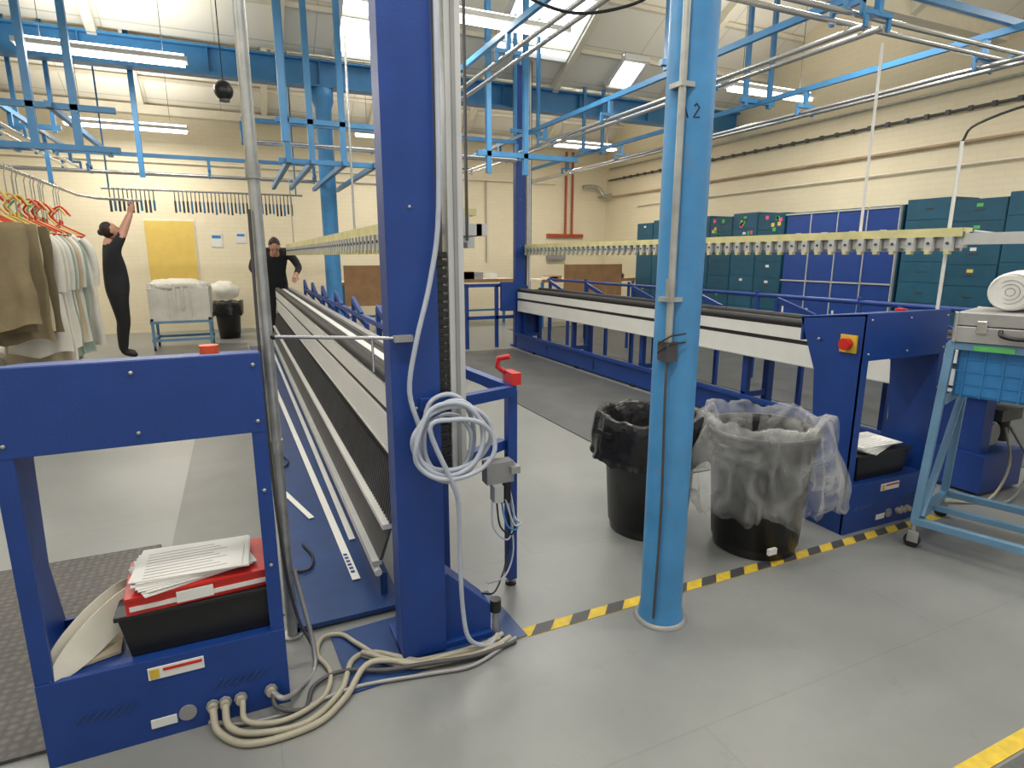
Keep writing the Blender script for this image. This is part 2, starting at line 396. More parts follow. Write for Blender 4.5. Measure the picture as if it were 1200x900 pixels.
# ------------------------------------------------------------------ stands
def stand(x0, y0):
    w = .665; b = B('machine_end_frame'); x1 = x0+w; t = .012
    for xa in (x0, x1-t-.02):
        prof = [(y0, 0), (y0+.30, 0), (y0+.31, .28), (y0+.24, .52), (y0+.27, .85), (y0+.385, 1.125), (y0, 1.17)]
        b.prism([(xa, p[0], p[1]) for p in prof], (t, 0, 0), ROYAL)
    b.box(x0, x0+.045, y0-.002, y0+.014, .26, .95, ROYAL); b.box(x1-.05, x1-.008, y0-.002, y0+.014, .26, .95, ROYAL)
    b.box(x0, x1-.008, y0-.004, y0+.012, .935, 1.172, ROYAL)
    b.prism([(x0, y0, 1.16), (x0, y0+.385, 1.118), (x0, y0+.385, 1.128), (x0, y0, 1.174)], (w-.008, 0, 0), ROYAL)
    b.box(x0, x1-.01, y0+.36, y0+.375, 1.0, 1.12, ROYAL)
    b.box(x0, x1-.008, y0-.006, y0+.012, .0, .27, ROYAL)
    b.box(x0+.01, x1-.02, y0+.01, y0+.30, .245, .262, ROYAL)
    b.box(x0+.01, x1-.02, y0+.285, y0+.30, .0, .30, ROYAL)
    for gx in (x0+.07, x0+.43):
        for k in range(7):
            b.bar((gx+k*.022, y0-.008, .12), (gx+k*.022+.03, y0-.008, .15), .006, .005, ROYALD, up=(0, 1, 0))
    b.box(x0+.27, x0+.42, y0-.009, y0-.005, .205, .245, PAPER); b.box(x0+.275, x0+.30, y0-.0105, y0-.008, .21, .24, YEL)
    b.box(x0+.31, x0+.415, y0-.0105, y0-.008, .228, .238, RED)
    b.box(x0+.26, x0+.33, y0-.009, y0-.005, .04, .07, PAPER)
    b.cyl((x0+.36, y0-.005, .065), (x0+.36, y0-.012, .065), .025, GREY, 20)
    for k, gx in enumerate((.43, .465, .51, .60)):
        b.cyl((x0+gx, y0, .07), (x0+gx, y0-.035, .07), .014, CABLE, 10)
        b.cyl((x0+gx, y0-.012, .07), (x0+gx, y0-.02, .07), .02, GREY, 8)
    for bx in (x0+.03, x1-.03, x0+.33):
        for bz in (.97, 1.14): b.sphere((bx, y0-.006, bz), .006, GALV, 8, 5)
    for bz in (.5, .75): b.sphere((x1-.03, y0-.004, bz), .006, GALV, 8, 5)
    return b
b = stand(-.615, 1.88)
b.cyl((-.10, 2.1, 1.14), (-.10, 2.1, 1.175), .028, ORANGE, 20)
b.done(.0015)
b = stand(2.80, 1.95)
b.cyl((3.28, 2.1, 1.13), (3.28, 2.1, 1.17), .028, RED, 20)
b.box(2.788, 2.80, 1.985, 2.075, .97, 1.06, YEL); b.cyl((2.79, 2.03, 1.015), (2.755, 2.03, 1.015), .03, RED, 20)
b.sphere((2.79, 2.2, 1.02), .008, GALV, 8, 5)
b.done(.0015)

def trayset(x0, y0, red=True):
    b = B('plastic_storage_box')
    b.prism([(x0+.012, y0+.01, .264), (x0+.398, y0+.01, .264), (x0+.42, y0, .40), (x0-.01, y0, .40)], (0, .24, 0), BPLAS)
    b.box(x0-.018, x0+.428, y0-.008, y0+.25, .395, .41, BPLAS)
    b.done(.003)
    if red:
        b = B('red_folder'); R = Matrix.Rotation(.06, 3, 'Z')
        b.box(x0+.01, x0+.41, y0, y0+.24, .411, .462, RED, R); b.box(x0+.02, x0+.40, y0-.004, y0+.235, .424, .438, PAPER, R)
        b.box(x0+.01, x0+.41, y0-.006, y0+.24, .462, .468, RED, R)
        b.box(x0+.15, x0+.25, y0-.010, y0+.0, .422, .456, PAPER, R); b.done()
    z = .470 if red else .412
    b = B('paper_stack')
    for k in range(10):
        R = Matrix.Rotation(.35-.05*k+random.uniform(-.05, .05), 3, 'Z'); ox = random.uniform(-.012, .012)
        b.box(x0+.04+ox, x0+.35+ox, y0+.01, y0+.23, z+k*.003, z+k*.003+.0022, PAPER, R)
        if k == 9:
            for j in range(9): b.box(x0+.07+ox, x0+.30+ox-.02*(j % 3), y0+.03+j*.02, y0+.034+j*.02, z+k*.003+.0022, z+k*.003+.0028, GREY)
    b.done()
trayset(-.40, 1.915)
trayset(2.93, 1.99, False)
b = B('cream_template_disc')
mj = V((.68, .56, .474)).normalized(); mn_ = V((-.49, -.14, .868)); mn_ = (mn_-mj*mn_.dot(mj)).normalized(); nn = mj.cross(mn_)
for c, a_, c_ in (((-.465, 1.975, .352), .168, .05), ((-.488, 2.01, .36), .158, .05)):
    ring = [V(c)+mj*a_*math.cos(t*math.pi/16)+mn_*c_*math.sin(t*math.pi/16) for t in range(32)]
    b.prism(ring, nn*.004, CREAMDISC)
    b.tube([V(c)-mj*.05+nn*-.003, V(c)+mj*.05+nn*-.003], .003, WHITE, 6)
b.prism([(-.55, 1.92, .265), (-.42, 1.96, .265), (-.42, 2.1, .30), (-.55, 2.06, .30)], (0, 0, .01), FAB_B)
b.done()

# ------------------------------------------------------------------ masts
def mast(x0, y0, ztop, near):
    b = B('lift_mast'); x1 = x0+.165; y1 = y0+.10
    b.box(x0, x1, y0, y1, 0.012, ztop, ROYAL)
    b.box(x0, x1+.19, y0+.01, y1+.12, 0, .03, ROYAL)
    b.prism([(x1, y0+.03, .03), (x1+.19, y0+.03, .03), (x1+.19, y0+.03, .13), (x1+.02, y0+.03, .30), (x1, y0+.03, .30)], (0, .12, 0), ROYAL)
    b.box(x1, x1+.03, y0+.03, y0+.07, .65, ztop, DGREY)
    z = .66
    while z < 1.45:
        b.box(x1+.002, x1+.04, y0+.02, y0+.08, z, z+.02, BPLAS); z += .028
    b.box(x1+.045, x1+.10, y0+.02, y0+.08, .68, ztop, ALU); b.box(x1+.065, x1+.08, y0+.015, y0+.02, .68, ztop, GREY)
    b.box(x1+.12, x1+.126, y0+.04, y0+.06, 1.5, ztop, DGREY)
    for z in (.95, 1.6, 2.3): b.sphere((x0+.08, y0-.001, z), .006, GALV, 8, 5)
    b.box(x0+.09, x1+.05, y0-.012, y0, .94, .985, ROYAL)
    for bx in (x0+.11, x0+.14, x1+.01): b.sphere((bx, y0-.014, .962), .006, BLACK, 8, 5)
    return b
b = mast(.43, 1.90, 4.1, True)
b.cyl((.805, 1.93, .0), (.805, 1.93, .10), .012, GREY); b.cyl((.805, 1.93, .10), (.805, 1.93, .15), .022, BPLAS)
b.done(.004)
mast(4.02, 8.72, 4.3, False).done(.004)

b = B('coiled_air_hose')
c = V((.615, 1.855, .84)); pts = [(.60, 1.865, 2.7), (.598, 1.86, 2.1), (.592, 1.86, 1.6), (.56, 1.86, 1.38), (.505, 1.855, 1.18), (.477, 1.855, 1.02)]
random.seed(8)
for lp in range(6):
    rx = .118+random.uniform(-.035, .028); rz = .128+random.uniform(-.035, .028); ox = random.uniform(-.02, .025); oz = random.uniform(-.025, .02)
    for k in range(10):
        t = math.radians(165)+2*math.pi*k/10
        pts.append((c.x+ox+rx*math.cos(t), c.y-.011*lp+random.uniform(-.006, .006), c.z+oz+rz*math.sin(t)))
pts += [(.60, 1.80, .70), (.625, 1.82, .60), (.632, 1.84, .42), (.64, 1.84, .2), (.66, 1.83, .08), (.74, 1.85, .02), (.80, 1.90, .016)]
b.tube(pts, .0085, HOSE, 8, 5); b.done()
b = B('floor_cable_bundle')
def cab(pts, r, m): b.tube(pts, r, m, 8, 6)
cab([(-.15, 1.85, .07), (-.14, 1.80, .03), (-.07, 1.76, .012), (.08, 1.74, .012), (.2, 1.84, .012), (.26, 1.98, .012), (.345, 1.99, .014), (.51, 1.86, .014), (.7, 1.86, .014), (.82, 1.9, .012)], .011, CABLE)
cab([(-.185, 1.85, .07), (-.17, 1.80, .02), (-.08, 1.72, .012), (.1, 1.72, .012), (.21, 1.80, .016), (.32, 1.92, .03), (.52, 1.84, .018), (.72, 1.83, .014), (.84, 1.87, .012)], .011, CABLE)
cab([(-.10, 1.85, .07), (-.09, 1.80, .03), (.02, 1.77, .02), (.14, 1.83, .015), (.18, 1.95, .014), (.15, 2.07, .014), (.18, 2.16, .014), (.25, 2.15, .014), (.30, 2.05, .02), (.40, 1.90, .02), (.6, 1.86, .02), (.8, 1.88, .012)], .009, CABLE)
cab([(-.01, 1.85, .07), (.0, 1.81, .04), (.08, 1.80, .016), (.12, 1.9, .014), (.22, 1.93, .018), (.36, 1.87, .02), (.5, 1.83, .03), (.68, 1.81, .02), (.85, 1.84, .01)], .008, DGREY)
cab([(-.01, 1.85, .07), (.02, 1.82, .06), (.07, 1.9, .02), (.14, 2.04, .014), (.1, 2.2, .3)], .009, GREY)
cab([(-.2, 1.86, .02), (-.1, 1.82, .01), (.05, 1.81, .01), (.25, 1.84, .01), (.5, 1.8, .01), (.66, 1.78, .01), (.86, 1.86, .01)], .007, GREY)
for z in (0, .012): cab([(.3, 2.0, .01+z), (.45, 1.86, .012+z), (.6, 1.84+z, .012+z), (.8, 1.85-z, .012)], .01, CABLE)
b.done()
b = B('floor_cover_plate'); b.box(.22, .9, 1.84, 2.2, .0, .006, ROYALD, Matrix.Rotation(.06, 3, 'Z')); b.done()

b = B('conduit_pole'); b.cyl((.078, 2.243, 0), (.078, 2.243, cz(2.243)-.02), .0195, GALV, 16)
b.cyl((.078, 2.243, 0), (.078, 2.243, .01), .04, GALV, 16)
for z in (.75, 1.7): b.cyl((.078, 2.243, z), (.078, 2.243, z+.05), .024, GALV, 16)
b.tube([(.055, 2.22, 1.6), (.05, 2.22, 1.1), (.06, 2.22, .5), (.09, 2.2, .15), (.14, 2.1, .02)], .006, DGREY, 6, 5)
b.done()

# ------------------------------------------------------------------ feeder machines
def machine(f, y0, y1, kind):
    b = B('flatwork_feeding_machine')
    L = y1-y0; W = .25 if kind == 1 else .42
    b.box(f+.03, f+W-.02, y0, y1, .60, .90, DGREY)
    b.box(f+.05, f+W, y0-.01, y1+.01, .90, .925, BLACK)
    b.cyl((f+.035, y0, .925), (f+.035, y1, .925), .034, BLACK, 14)
    if kind == 1: b.box(f+.10, f+.145, y0, y1, .925, .932, WHITE); b.box(f+.2, f+.25, y0, y1, .925, .95, GREY)
    else: b.cyl((f+W-.03, y0, .925), (f+W-.03, y1, .925), .034, BLACK, 14)
    b.box(f, f+.03, y0, y1, .80, .895, WHITE)
    b.box(f+.012, f+.03, y0, y1, .765, .80, BLACK)
    b.box(f, f+.03, y0, y1, .605, .765, WHITE)
    b.box(f-.006, f+.03, y0, y1, .598, .607, ALU)
    b.box(f+W-.02, f+W, y0, y1, .62, .9, WHITE)
    for ye in (y0-.02, y1): b.box(f-.002, f+W+.01, ye, ye+.02, .56 if kind == 1 else .2, .93, ROYAL if kind == 2 else DGREY)
    n = int(L/1.3)
    for k in range(n+1):
        y = y0+.05+(L-.1)*k/n
        for x in (f+.08, f+W-.08):
            b.box(x, x+.05, y-.03, y+.03, .03, .62, ROYAL); b.cyl((x+.025, y, 0), (x+.025, y, .04), .03, BLACK, 12)
        b.box(f+.08, f+W-.03, y-.02, y+.02, .2, .25, ROYAL)
    if kind == 2:
        b.box(f-.02, f+.02, y0, y1, .02, .25, ROYAL); b.box(f-.05, f-.02, y0, y1, .22, .255, ROYAL)
        for k in range(int(L/1.3)+1):
            b.box(f-.03, f-.018, y0+.2+k*1.25, y0+.24+k*1.25, .06, .18, ROYALD)
            b.box(f-.03, f+.02, y0+.6+k*1.25, y0+.66+k*1.25, .0, .03, BLACK)
        b.box(f+.02, f+.42, y0, y1, .02, .05, ROYALD)
    else:
        b.prism([(f+.02, y0, .585), (f+.03, y0, .585), (f-.03, y0, .345), (f-.045, y0, .345)], (0, L, 0), BLACK)
        y = y0
        while y < y1:
            b.bar((f-.005, y, .56), (f-.048, y, .35), .012, .008, DGREY); y += .035
        b.box(f-.08, f-.04, y0, y1, .325, .347, WHITE)
        b.prism([(f-.05, y0, .325), (f-.04, y0, .325), (f-.085, y0, .19), (f-.10, y0, .19)], (0, L, 0), DGREY)
        b.box(f-.13, f-.09, y0, y1, .17, .19, ALU)
        b.cyl((f-.11, y0-.02, .145), (f-.11, y1, .145), .016, WHITE, 10)
        b.box(f-.10, f-.07, y0, y1, .03, .13, ROYALD)
        b.box(f-.45, f-.03, y0-.1, y1, .012, .03, ROYALD); b.box(f-.455, f-.44, y0-.1, y1, .0, .05, ROYALD)
        for k in range(5):
            yy = y0+.35+k*1.5
            b.tube([(f-.44, yy, .035), (f-.36, yy-.02, .04), (f-.33, yy+.1, .04), (f-.36, yy+.25, .038)], .006, BLACK, 6, 5)
    hx = f+.56 if kind == 2 else f+.45
    ys = y0+(.6 if kind == 2 else 1.3); ex = .28 if kind == 2 else .10
    b.box(hx-.02, hx+.02, ys, y1, .90, .94, ROYAL)
    b.box(hx-.015, hx+.015, ys, y1, .50, .53, ROYAL)
    n = int((y1-ys)/1.0)
    for k in range(n+1):
        y = ys+(y1-ys-.02)*k/n
        b.box(hx-.02, hx+.02, y-.02, y+.02, .0, .92, ROYAL)
        b.bar((hx, y, .93), (hx+ex, y-.1, .80), .035, .035, ROYAL); b.bar((hx, y, 1.05), (hx, y-.42, .93), .03, .05, ROYAL)
        b.bar((hx, y, .90), (hx, y, 1.05), .035, .035, ROYAL)
        b.box(hx+ex-.02, hx+ex+.02, y-.12, y-.08, .02, .81, ROYAL)
        b.box(f+W, hx, y-.015, y+.015, .70, .73, ROYAL)
    return b
b = machine(.545, 2.34, 10.4, 1)
for p, q in (((.62, 2.02, .92), (1.01, 2.22, .90)), ((1.01, 2.22, .90), (.74, 2.78, 1.0)), ((.74, 2.78, 1.0), (.74, 2.78, .9)), ((.98, 2.26, .66), (.62, 2.06, .66)), ((1.01, 2.24, .90), (1.01, 2.24, .03)), ((.80, 2.5, .92), (.66, 2.5, .84))):
    b.bar(p, q, .042, .042, ROYAL)
b.cyl((1.01, 2.24, 0), (1.01, 2.24, .04), .008, GREY); b.cyl((1.01, 2.24, 0), (1.01, 2.24, .012), .025, BPLAS)
b.box(1.0, 1.04, 2.20, 2.30, .925, .975, RED); b.tube([(1.0, 2.28, .97), (.975, 2.30, .99), (.98, 2.30, 1.025), (1.02, 2.27, 1.035)], .012, RED, 8)
b.done()
b = B('pneumatic_valve_unit')
b.box(.86, .98, 2.14, 2.2, .53, .62, GREY); b.box(.88, .92, 2.11, 2.16, .46, .53, ALU); b.cyl((.95, 2.15, .44), (.95, 2.15, .53), .018, BPLAS)
b.box(.96, 1.0, 2.12, 2.22, .57, .60, GALV)
for k in range(4):
    b.tube([(.88+.02*k, 2.14, .46), (.87+.03*k, 2.10, .36), (.93+.02*k, 2.09, .30+.02*k), (.98, 2.14, .38), (.97, 2.2, .55)], .004, (HOSE, BPLAS, CRATE, HOSE)[k], 6, 5)
b.tube([(.97, 2.2, .45), (.985, 2.2, .3), (.97, 2.19, .16), (.86, 2.06, .10), (.78, 2.0, .14)], .004, BPLAS, 6, 5)
b.tube([(.98, 2.2, .42), (1.0, 2.19, .2), (.93, 2.12, .12), (.8, 2.0, .18)], .004, HOSE, 6, 5)
b.done()
b = machine(4.0, 2.35, 8.6, 2)
for p, q in (((3.7, 8.75, .02), (3.7, 8.75, 1.0)), ((3.2, 8.75, .02), (3.2, 8.75, 1.0)), ((3.2, 8.75, 1.0), (4.0, 8.75, 1.0)), ((3.2, 8.75, .5), (4.0, 8.75, .5)), ((3.2, 9.3, 1.0), (3.2, 8.75, 1.0)), ((3.2, 9.3, .02), (3.2, 9.3, 1.0))):
    b.bar(p, q, .05, .05, ROYAL)
b.box(3.75, 4.0, 8.65, 8.72, .6, 1.05, ROYAL)
b.done()

b = B('measuring_strip')
b.bar((.37, 2.5, .036), (.27, 7.2, .036), .035, .004, PAPER)
for k in range(6): b.bar((.367-k*.0012, 2.56+k*.035, .039), (.366-k*.0012, 2.58+k*.035, .039), .018, .001, ROYAL)
b.bar((.26, 3.25, .036), (.15, 3.7, .036), .03, .004, PAPER)
b.bar((.42, 2.9, .036), (.40, 9.5, .036), .03, .004, PAPER)
b.done()
b = B('tension_rod_arm')
b.cyl((.09, 2.06, 1.195), (.50, 1.875, 1.19), .006, CHROME); b.box(.44, .50, 1.87, 1.9, 1.18, 1.20, GREY)
b.sphere((.09, 2.06, 1.195), .01, BPLAS, 8, 6); b.cyl((.38, 1.93, 1.19), (.38, 1.93, 1.08), .004, CHROME)
b.done()

def cliprail(x, y0, y1, name='clip_rail'):
    b = B(name)
    b.box(x-.05, x+.05, y0, y1, 1.60, 1.625, YELC); b.box(x-.055, x-.045, y0, y1, 1.57, 1.625, YELC)
    b.box(x-.02, x+.02, y0, y1, 1.50, 1.60, ALU)
    y = y0+.05
    while y < y1:
        b.box(x-.06, x-.03, y, y+.05, 1.48, 1.57, ALU); b.box(x-.065, x-.03, y+.01, y+.04, 1.46, 1.485, YELC)
        b.box(x+.03, x+.06, y, y+.05, 1.48, 1.57, ALU)
        b.cyl((x-.067, y+.025, 1.53), (x-.055, y+.025, 1.53), .01, DGREY, 6)
        y += .12
    return b
b = cliprail(.80, 2.2, 10.2); b.box(.62, .80, 2.02, 2.2, 1.52, 1.56, ALU); b.box(.78, .82, 2.02, 2.2, 1.52, 1.56, ALU)
for y in (4.5, 9.5): b.cyl((.8, y, 1.62), (.8, y, 2.9), .008, CHROME, 8)
b.done()
b = cliprail(4.22, 2.35, 8.7)
b.box(4.19, 4.25, 1.4, 2.35, 1.52, 1.59, ALU); b.cyl((4.2, 2.45, .93), (4.2, 2.45, 2.15), .011, WHITE, 10)
b.tube([(4.2, 2.45, 2.15), (4.25, 2.40, 2.25), (4.6, 2.2, 2.38), (5.2, 1.8, 2.45)], .008, BPLAS, 6, 5)
b.cyl((4.25, 3.1, 1.62), (4.25, 3.1, 2.9), .010, WHITE, 10)
b.tube([(4.2, 2.3, 1.6), (4.2, 2.0, 1.55), (4.2, 1.8, 1.5), (4.2, 1.5, 1.52)], .01, HOSE, 6, 5)
b.done()

b = B('drive_motor_unit')
b.box(4.02, 4.45, 1.95, 2.28, .02, .26, ROYAL); b.box(4.05, 4.15, 2.0, 2.25, .26, .85, ROYAL)
b.cyl((4.22, 2.02, .36), (4.22, 2.25, .36), .07, GREY, 20); b.box(4.20, 4.42, 1.98, 2.24, .45, .52, DGREY)
for k in range(8): b.cyl((4.22, 2.03+k*.027, .36), (4.22, 2.04+k*.027, .36), .078, ALU, 20)
b.cyl((4.36, 2.05, .30), (4.36, 2.05, .45), .04, BPLAS, 16)
b.tube([(4.3, 2.0, .4), (4.2, 1.9, .2), (4.0, 1.88, .02), (3.8, 1.95, .012), (3.6, 2.1, .012)], .008, CABLE, 6, 5)
b.tube([(4.35, 2.0, .4), (4.3, 1.85, .2), (4.1, 1.82, .02), (3.9, 1.9, .012), (3.6, 2.16, .012)], .008, GREY, 6, 5)
b.box(4.0, 4.45, 1.9, 2.33, .62, .64, WHITE); b.box(4.0, 4.03, 1.6, 2.33, .66, .76, WHITE); b.box(4.0, 4.03, 1.6, 2.33, .8, .88, WHITE)
b.box(4.03, 4.4, 1.6, 2.33, .64, .9, DGREY); b.box(4.1, 4.16, 1.62, 1.68, 0, .64, ROYAL); b.box(4.32, 4.38, 1.62, 1.68, 0, .64, ROYAL)
b.done()

# ------------------------------------------------------------------ bins
def bin_(x, y, name='waste_bin'):
    b = B(name)
    b.lathe((x, y, 0), [(0, .0), (.195, .0), (.2, .01), (.235, .50), (.245, .51), (.245, .55), (.255, .56), (.26, .60), (.27, .605), (.27, .625), (.25, .625), (.245, .58), (.21, .05), (0, .04)], BPLAS, 40)
    for k in range(20):
        t = 2*math.pi*k/20
        b.bar((x+.20*math.cos(t), y+.20*math.sin(t), .04), (x+.236*math.cos(t), y+.236*math.sin(t), .48), .012, .006, BPLAS, up=(math.cos(t), math.sin(t), 0))
    for s in (-1, 1): b.box(x+s*.27-.03, x+s*.27+.03, y-.06, y+.06, .55, .575, BPLAS)
    return b
def bag(b, x, y, prof, m, seed, amp, seg=72, fine=.22):
    def wob(r, z, t, f):
        q = noise.noise(V((math.cos(t)*2.2, math.sin(t)*2.2, seed+z*3)))+.5*noise.noise(V((math.cos(t)*7, math.sin(t)*7, seed+z*2.5)))+fine*noise.noise(V((math.cos(t)*18, math.sin(t)*18, seed+z*5)))
        f2 = .3+f
        return r+amp*q*f2, z+amp*(.9*noise.noise(V((math.cos(t)*3, math.sin(t)*3, seed+5+z)))+.3*noise.noise(V((math.cos(t)*12, math.sin(t)*12, seed+9))))*f2
    p2 = []
    for i in range(len(prof)-1):
        for k in range(3): p2.append(tuple(prof[i][j]+(prof[i+1][j]-prof[i][j])*k/3 for j in (0, 1)))
    p2.append(prof[-1])
    b.lathe((x, y, 0), p2, m, seg, wob)
b = bin_(1.93, 2.47)
bag(b, 1.93, 2.47, [(.18, .35), (.215, .50), (.235, .60), (.25, .645), (.272, .65), (.285, .62), (.29, .56), (.295, .50), (.29, .45), (.30, .42)], BBAG, 3, .035)
b.done()
b = bin_(2.31, 2.08)
b.box(2.18, 2.23, 1.86, 1.875, .06, .09, PAPER)
b.done()
b = B('clear_bin_liner')
bag(b, 2.31, 2.08, [(.17, .20), (.20, .40), (.225, .56), (.245, .66), (.262, .69), (.285, .685), (.30, .64), (.315, .58), (.33, .52), (.345, .46), (.36, .40), (.37, .34), (.372, .29), (.35, .26)], CLEAR, 11, .08, 120, .3)
b.done()

# ------------------------------------------------------------------ trolley
M = Matrix.Translation((3.02, 1.72, 0)) @ Matrix.Rotation(math.radians(17.5), 4, 'Z')
b = B('steel_trolley', M)
W_, Ld = .55, 1.0; ZT = 1.035
for x in (0, W_):
    for y in (0, -Ld):
        tx = .05 if x == 0 else W_-.05
        b.bar((x, y, .12), (tx, y*.93-.03, ZT+.01), .035, .035, TBLUE)
        b.cyl((x, y, .06), (x, y, .12), .012, GALV); b.cyl((x-.014, y, .036), (x+.014, y, .036), .036, BPLAS, 20)
        b.prism([(x-.02, y-.03, .03), (x-.02, y+.02, .03), (x-.02, y+.02, .09), (x-.02, y-.03, .09)], (.004, 0, 0), GALV)
for z, ins in ((.14, 0), (ZT, .05)):
    for y in (0, -Ld): b.bar((ins, y*.93-.03 if ins else y, z), (W_-ins, y*.93-.03 if ins else y, z), .035, .035, TBLUE)
    for x in (ins, W_-ins): b.bar((x, -.03 if ins else 0, z), (x, -Ld*.93-.03 if ins else -Ld, z), .035, .035, TBLUE)
b.bar((.27, 0, .14), (.27, -Ld, .14), .03, .03, TBLUE); b.bar((0, -.5, .14), (W_, -.5, .14), .03, .03, TBLUE)
b.bar((.02, -.02, .16), (.50, -.02, .74), .03, .03, TBLUE); b.bar((.04, -.03, .76), (W_-.04, -.03, .76), .03, .03, TBLUE)
b.bar((.04, -.90, .76), (W_-.04, -.9, .76), .03, .03, TBLUE)
b.done(.002)
b = B('plastic_crate', M)
x0, x1, y0, y1, z0, z1 = .075, .47, -.70, -.055, .79, 1.045
for a in ((x0, x1, y0, y1, z0, z0+.01), (x0, x0+.012, y0, y1, z0, z1), (x1-.012, x1, y0, y1, z0, z1), (x0, x1, y0, y0+.012, z0, z1), (x0, x1, y1-.012, y1, z0, z1)): b.box(*a, CRATE)
b.box(x0-.015, x1+.015, y0-.015, y0+.01, z1-.03, z1, CRATE); b.box(x0-.015, x1+.015, y1-.01, y1+.015, z1-.03, z1, CRATE)
b.box(x0-.015, x0+.01, y0, y1, z1-.03, z1, CRATE); b.box(x1-.01, x1+.015, y0, y1, z1-.03, z1, CRATE)
for k in range(9): b.box(x0-.008, x0+.002, y0+.03+k*.072, y0+.036+k*.072, z0, z1-.02, CRATE)
for z in (z0+.06, z0+.12, z0+.18): b.box(x0-.006, x0+.002, y0, y1, z, z+.006, CRATE)
b.box(x0-.05, x0-.043, -.27, -.12, z1-.025, z1-.002, GREEN)
b.done()
b = B('aluminium_case', M)
x0, x1, y0, y1 = .02, .46, -.52, -.04
b.box(x0, x1, y0, y1, 1.055, 1.13, SILVER); b.box(x0, x1, y0, y1, 1.134, 1.195, SILVER); b.box(x0+.005, x1-.005, y0+.005, y1-.005, 1.128, 1.136, BLACK)
for y in (y0, y1):
    for x in (x0, x1): b.box(x-.008, x+.008, y-.008, y+.008, 1.053, 1.197, CHROME)
for y in (-.42, -.14): b.box(x0-.01, x0, y-.02, y+.02, 1.10, 1.16, CHROME)
b.tube([(x0-.004, -.35, 1.12), (x0-.03, -.34, 1.10), (x0-.035, -.28, 1.09), (x0-.03, -.22, 1.10), (x0-.004, -.21, 1.12)], .009, BPLAS, 8, 4)
b.done(.004)
b = B('white_linen_roll', M)
b.tube([(.14, -.2, 1.288), (.16, -.2, 1.288), (.3, -.21, 1.29), (.47, -.22, 1.288), (.49, -.22, 1.288)], [.075, .088, .095, .088, .07], PAPER, 28, 4)
for k in range(1, 4): b.tube([(.138, -.2+.018*k*math.cos(a), 1.288+.018*k*math.sin(a)) for a in [j*math.pi/8 for j in range(17)]], .0015, GREY, 4)
b.done()

# ------------------------------------------------------------------ cabinets (right wall)
def cab_unit(y0, y1, h, rows, m):
    b = B('drawer_cabinet'); x0 = 8.15
    b.box(x0+.008, 8.66, y0+.002, y1-.002, 0, h, m)
    rh = (h-.05)/rows
    for r in range(rows):
        z = .05+r*rh
        b.box(x0, x0+.01, y0+.01, y1-.01, z+.004, z+rh-.004, m)
        b.box(x0-.008, x0, (y0+y1)/2-.05, (y0+y1)/2+.05, z+rh*.5, z+rh*.5+.014, DGREY)
        if random.random() < .4: b.box(x0-.003, x0, (y0+y1)/2-.035, (y0+y1)/2+.035, z+rh*.64, z+rh*.64+.04, random.choice([PAPER, PAPER, YELB, GREEN]))
    return b
y = 7.28; k = 0
while y < 11.2:
    b = cab_unit(y, y+.565, 2.14+.04*(k % 2), 8, (TEAL, TEAL2)[k % 2])
    for j in range(7):
        if k < 4:
            yy = y+random.uniform(.05, .45); zz = random.uniform(1.75, 2.05)
            b.box(8.142, 8.148, yy, yy+.06, zz, zz+.06, random.choice([PINK, GREEN, YELB]))
    b.done(); y += .57; k += 1
b = B('locker_cabinet')
b.box(8.17, 8.66, 5.36, 7.25, 0, 2.12, TEAL)
for i in range(4):
    ya = 5.40+i*.46
    for za, zb in ((.1, 1.05), (1.08, 2.08)):
        b.box(8.14, 8.17, ya, ya+.44, za, zb, LOCK); b.box(8.13, 8.145, ya+.36, ya+.39, (za+zb)/2-.07, (za+zb)/2+.07, PAPER)
    b.box(8.125, 8.17, ya-.018, ya-.004, .05, 2.11, ALU)
    b.box(8.135, 8.142, ya+.15, ya+.25, 1.75, 1.8, PAPER)
b.box(8.125, 8.17, 5.38, 7.25, 2.085, 2.105, ALU); b.box(8.125, 8.17, 5.38, 7.25, 1.055, 1.075, ALU)
b.done()
y = 2.4; k = 0
while y < 5.2:
    cab_unit(y, y+.58, 2.12+.05*((k+1) % 2), 8, (TEAL2, TEAL)[k % 2]).done(); y += .585; k += 1

b = B('barrier_rail')
for z in (.55, 1.0): b.cyl((5.6, 2.6, z), (5.6, 10.6, z), .025, ROYAL, 10)
for k in range(7): b.cyl((5.6, 2.7+k*1.3, 0), (5.6, 2.7+k*1.3, 1.05), .025, ROYAL, 10)
b.done()

# ------------------------------------------------------------------ back area furniture
def bench(x0, x1, y0, y1, board=None):
    b = B('work_bench')
    b.box(x0, x1, y0, y1, .93, .98, CREAMP); b.box(x0, x1, y0-.01, y0, .92, .985, WOOD)
    for x in (x0+.04, x1-.04):
        for y in (y0+.04, y1-.04): b.box(x-.025, x+.025, y-.025, y+.025, 0, .93, OBLUE)
    b.box(x0, x1, (y0+y1)/2-.02, (y0+y1)/2+.02, .3, .34, OBLUE)
    if board: b.box(board[0], board[1], y0-.05, y0-.02, .55, 1.28, WOOD)
    rr = random.Random(int(x0*10))
    for k in range(5):
        xx = x0+.1+(x1-x0-.5)*rr.random(); w = rr.uniform(.15, .35)
        b.box(xx, xx+w, y0+.15, y0+.45, .98, .98+rr.uniform(.03, .16), rr.choice([FAB_W, PAPER, WOOD, GREY]))
    b.done()
bench(1.7, 3.3, 11.2, 11.9, (1.75, 3.0)); bench(3.6, 5.4, 11.6, 12.3); bench(5.6, 7.9, 10.9, 11.6, (6.1, 7.5))
b = B('yellow_notice_board'); b.box(-1.5, -.68, YB-.03, YB-.001, 1.0, 2.1, YELB); b.box(-1.52, -.66, YB-.02, YB-.001, .98, 2.12, CREAMP); b.done()
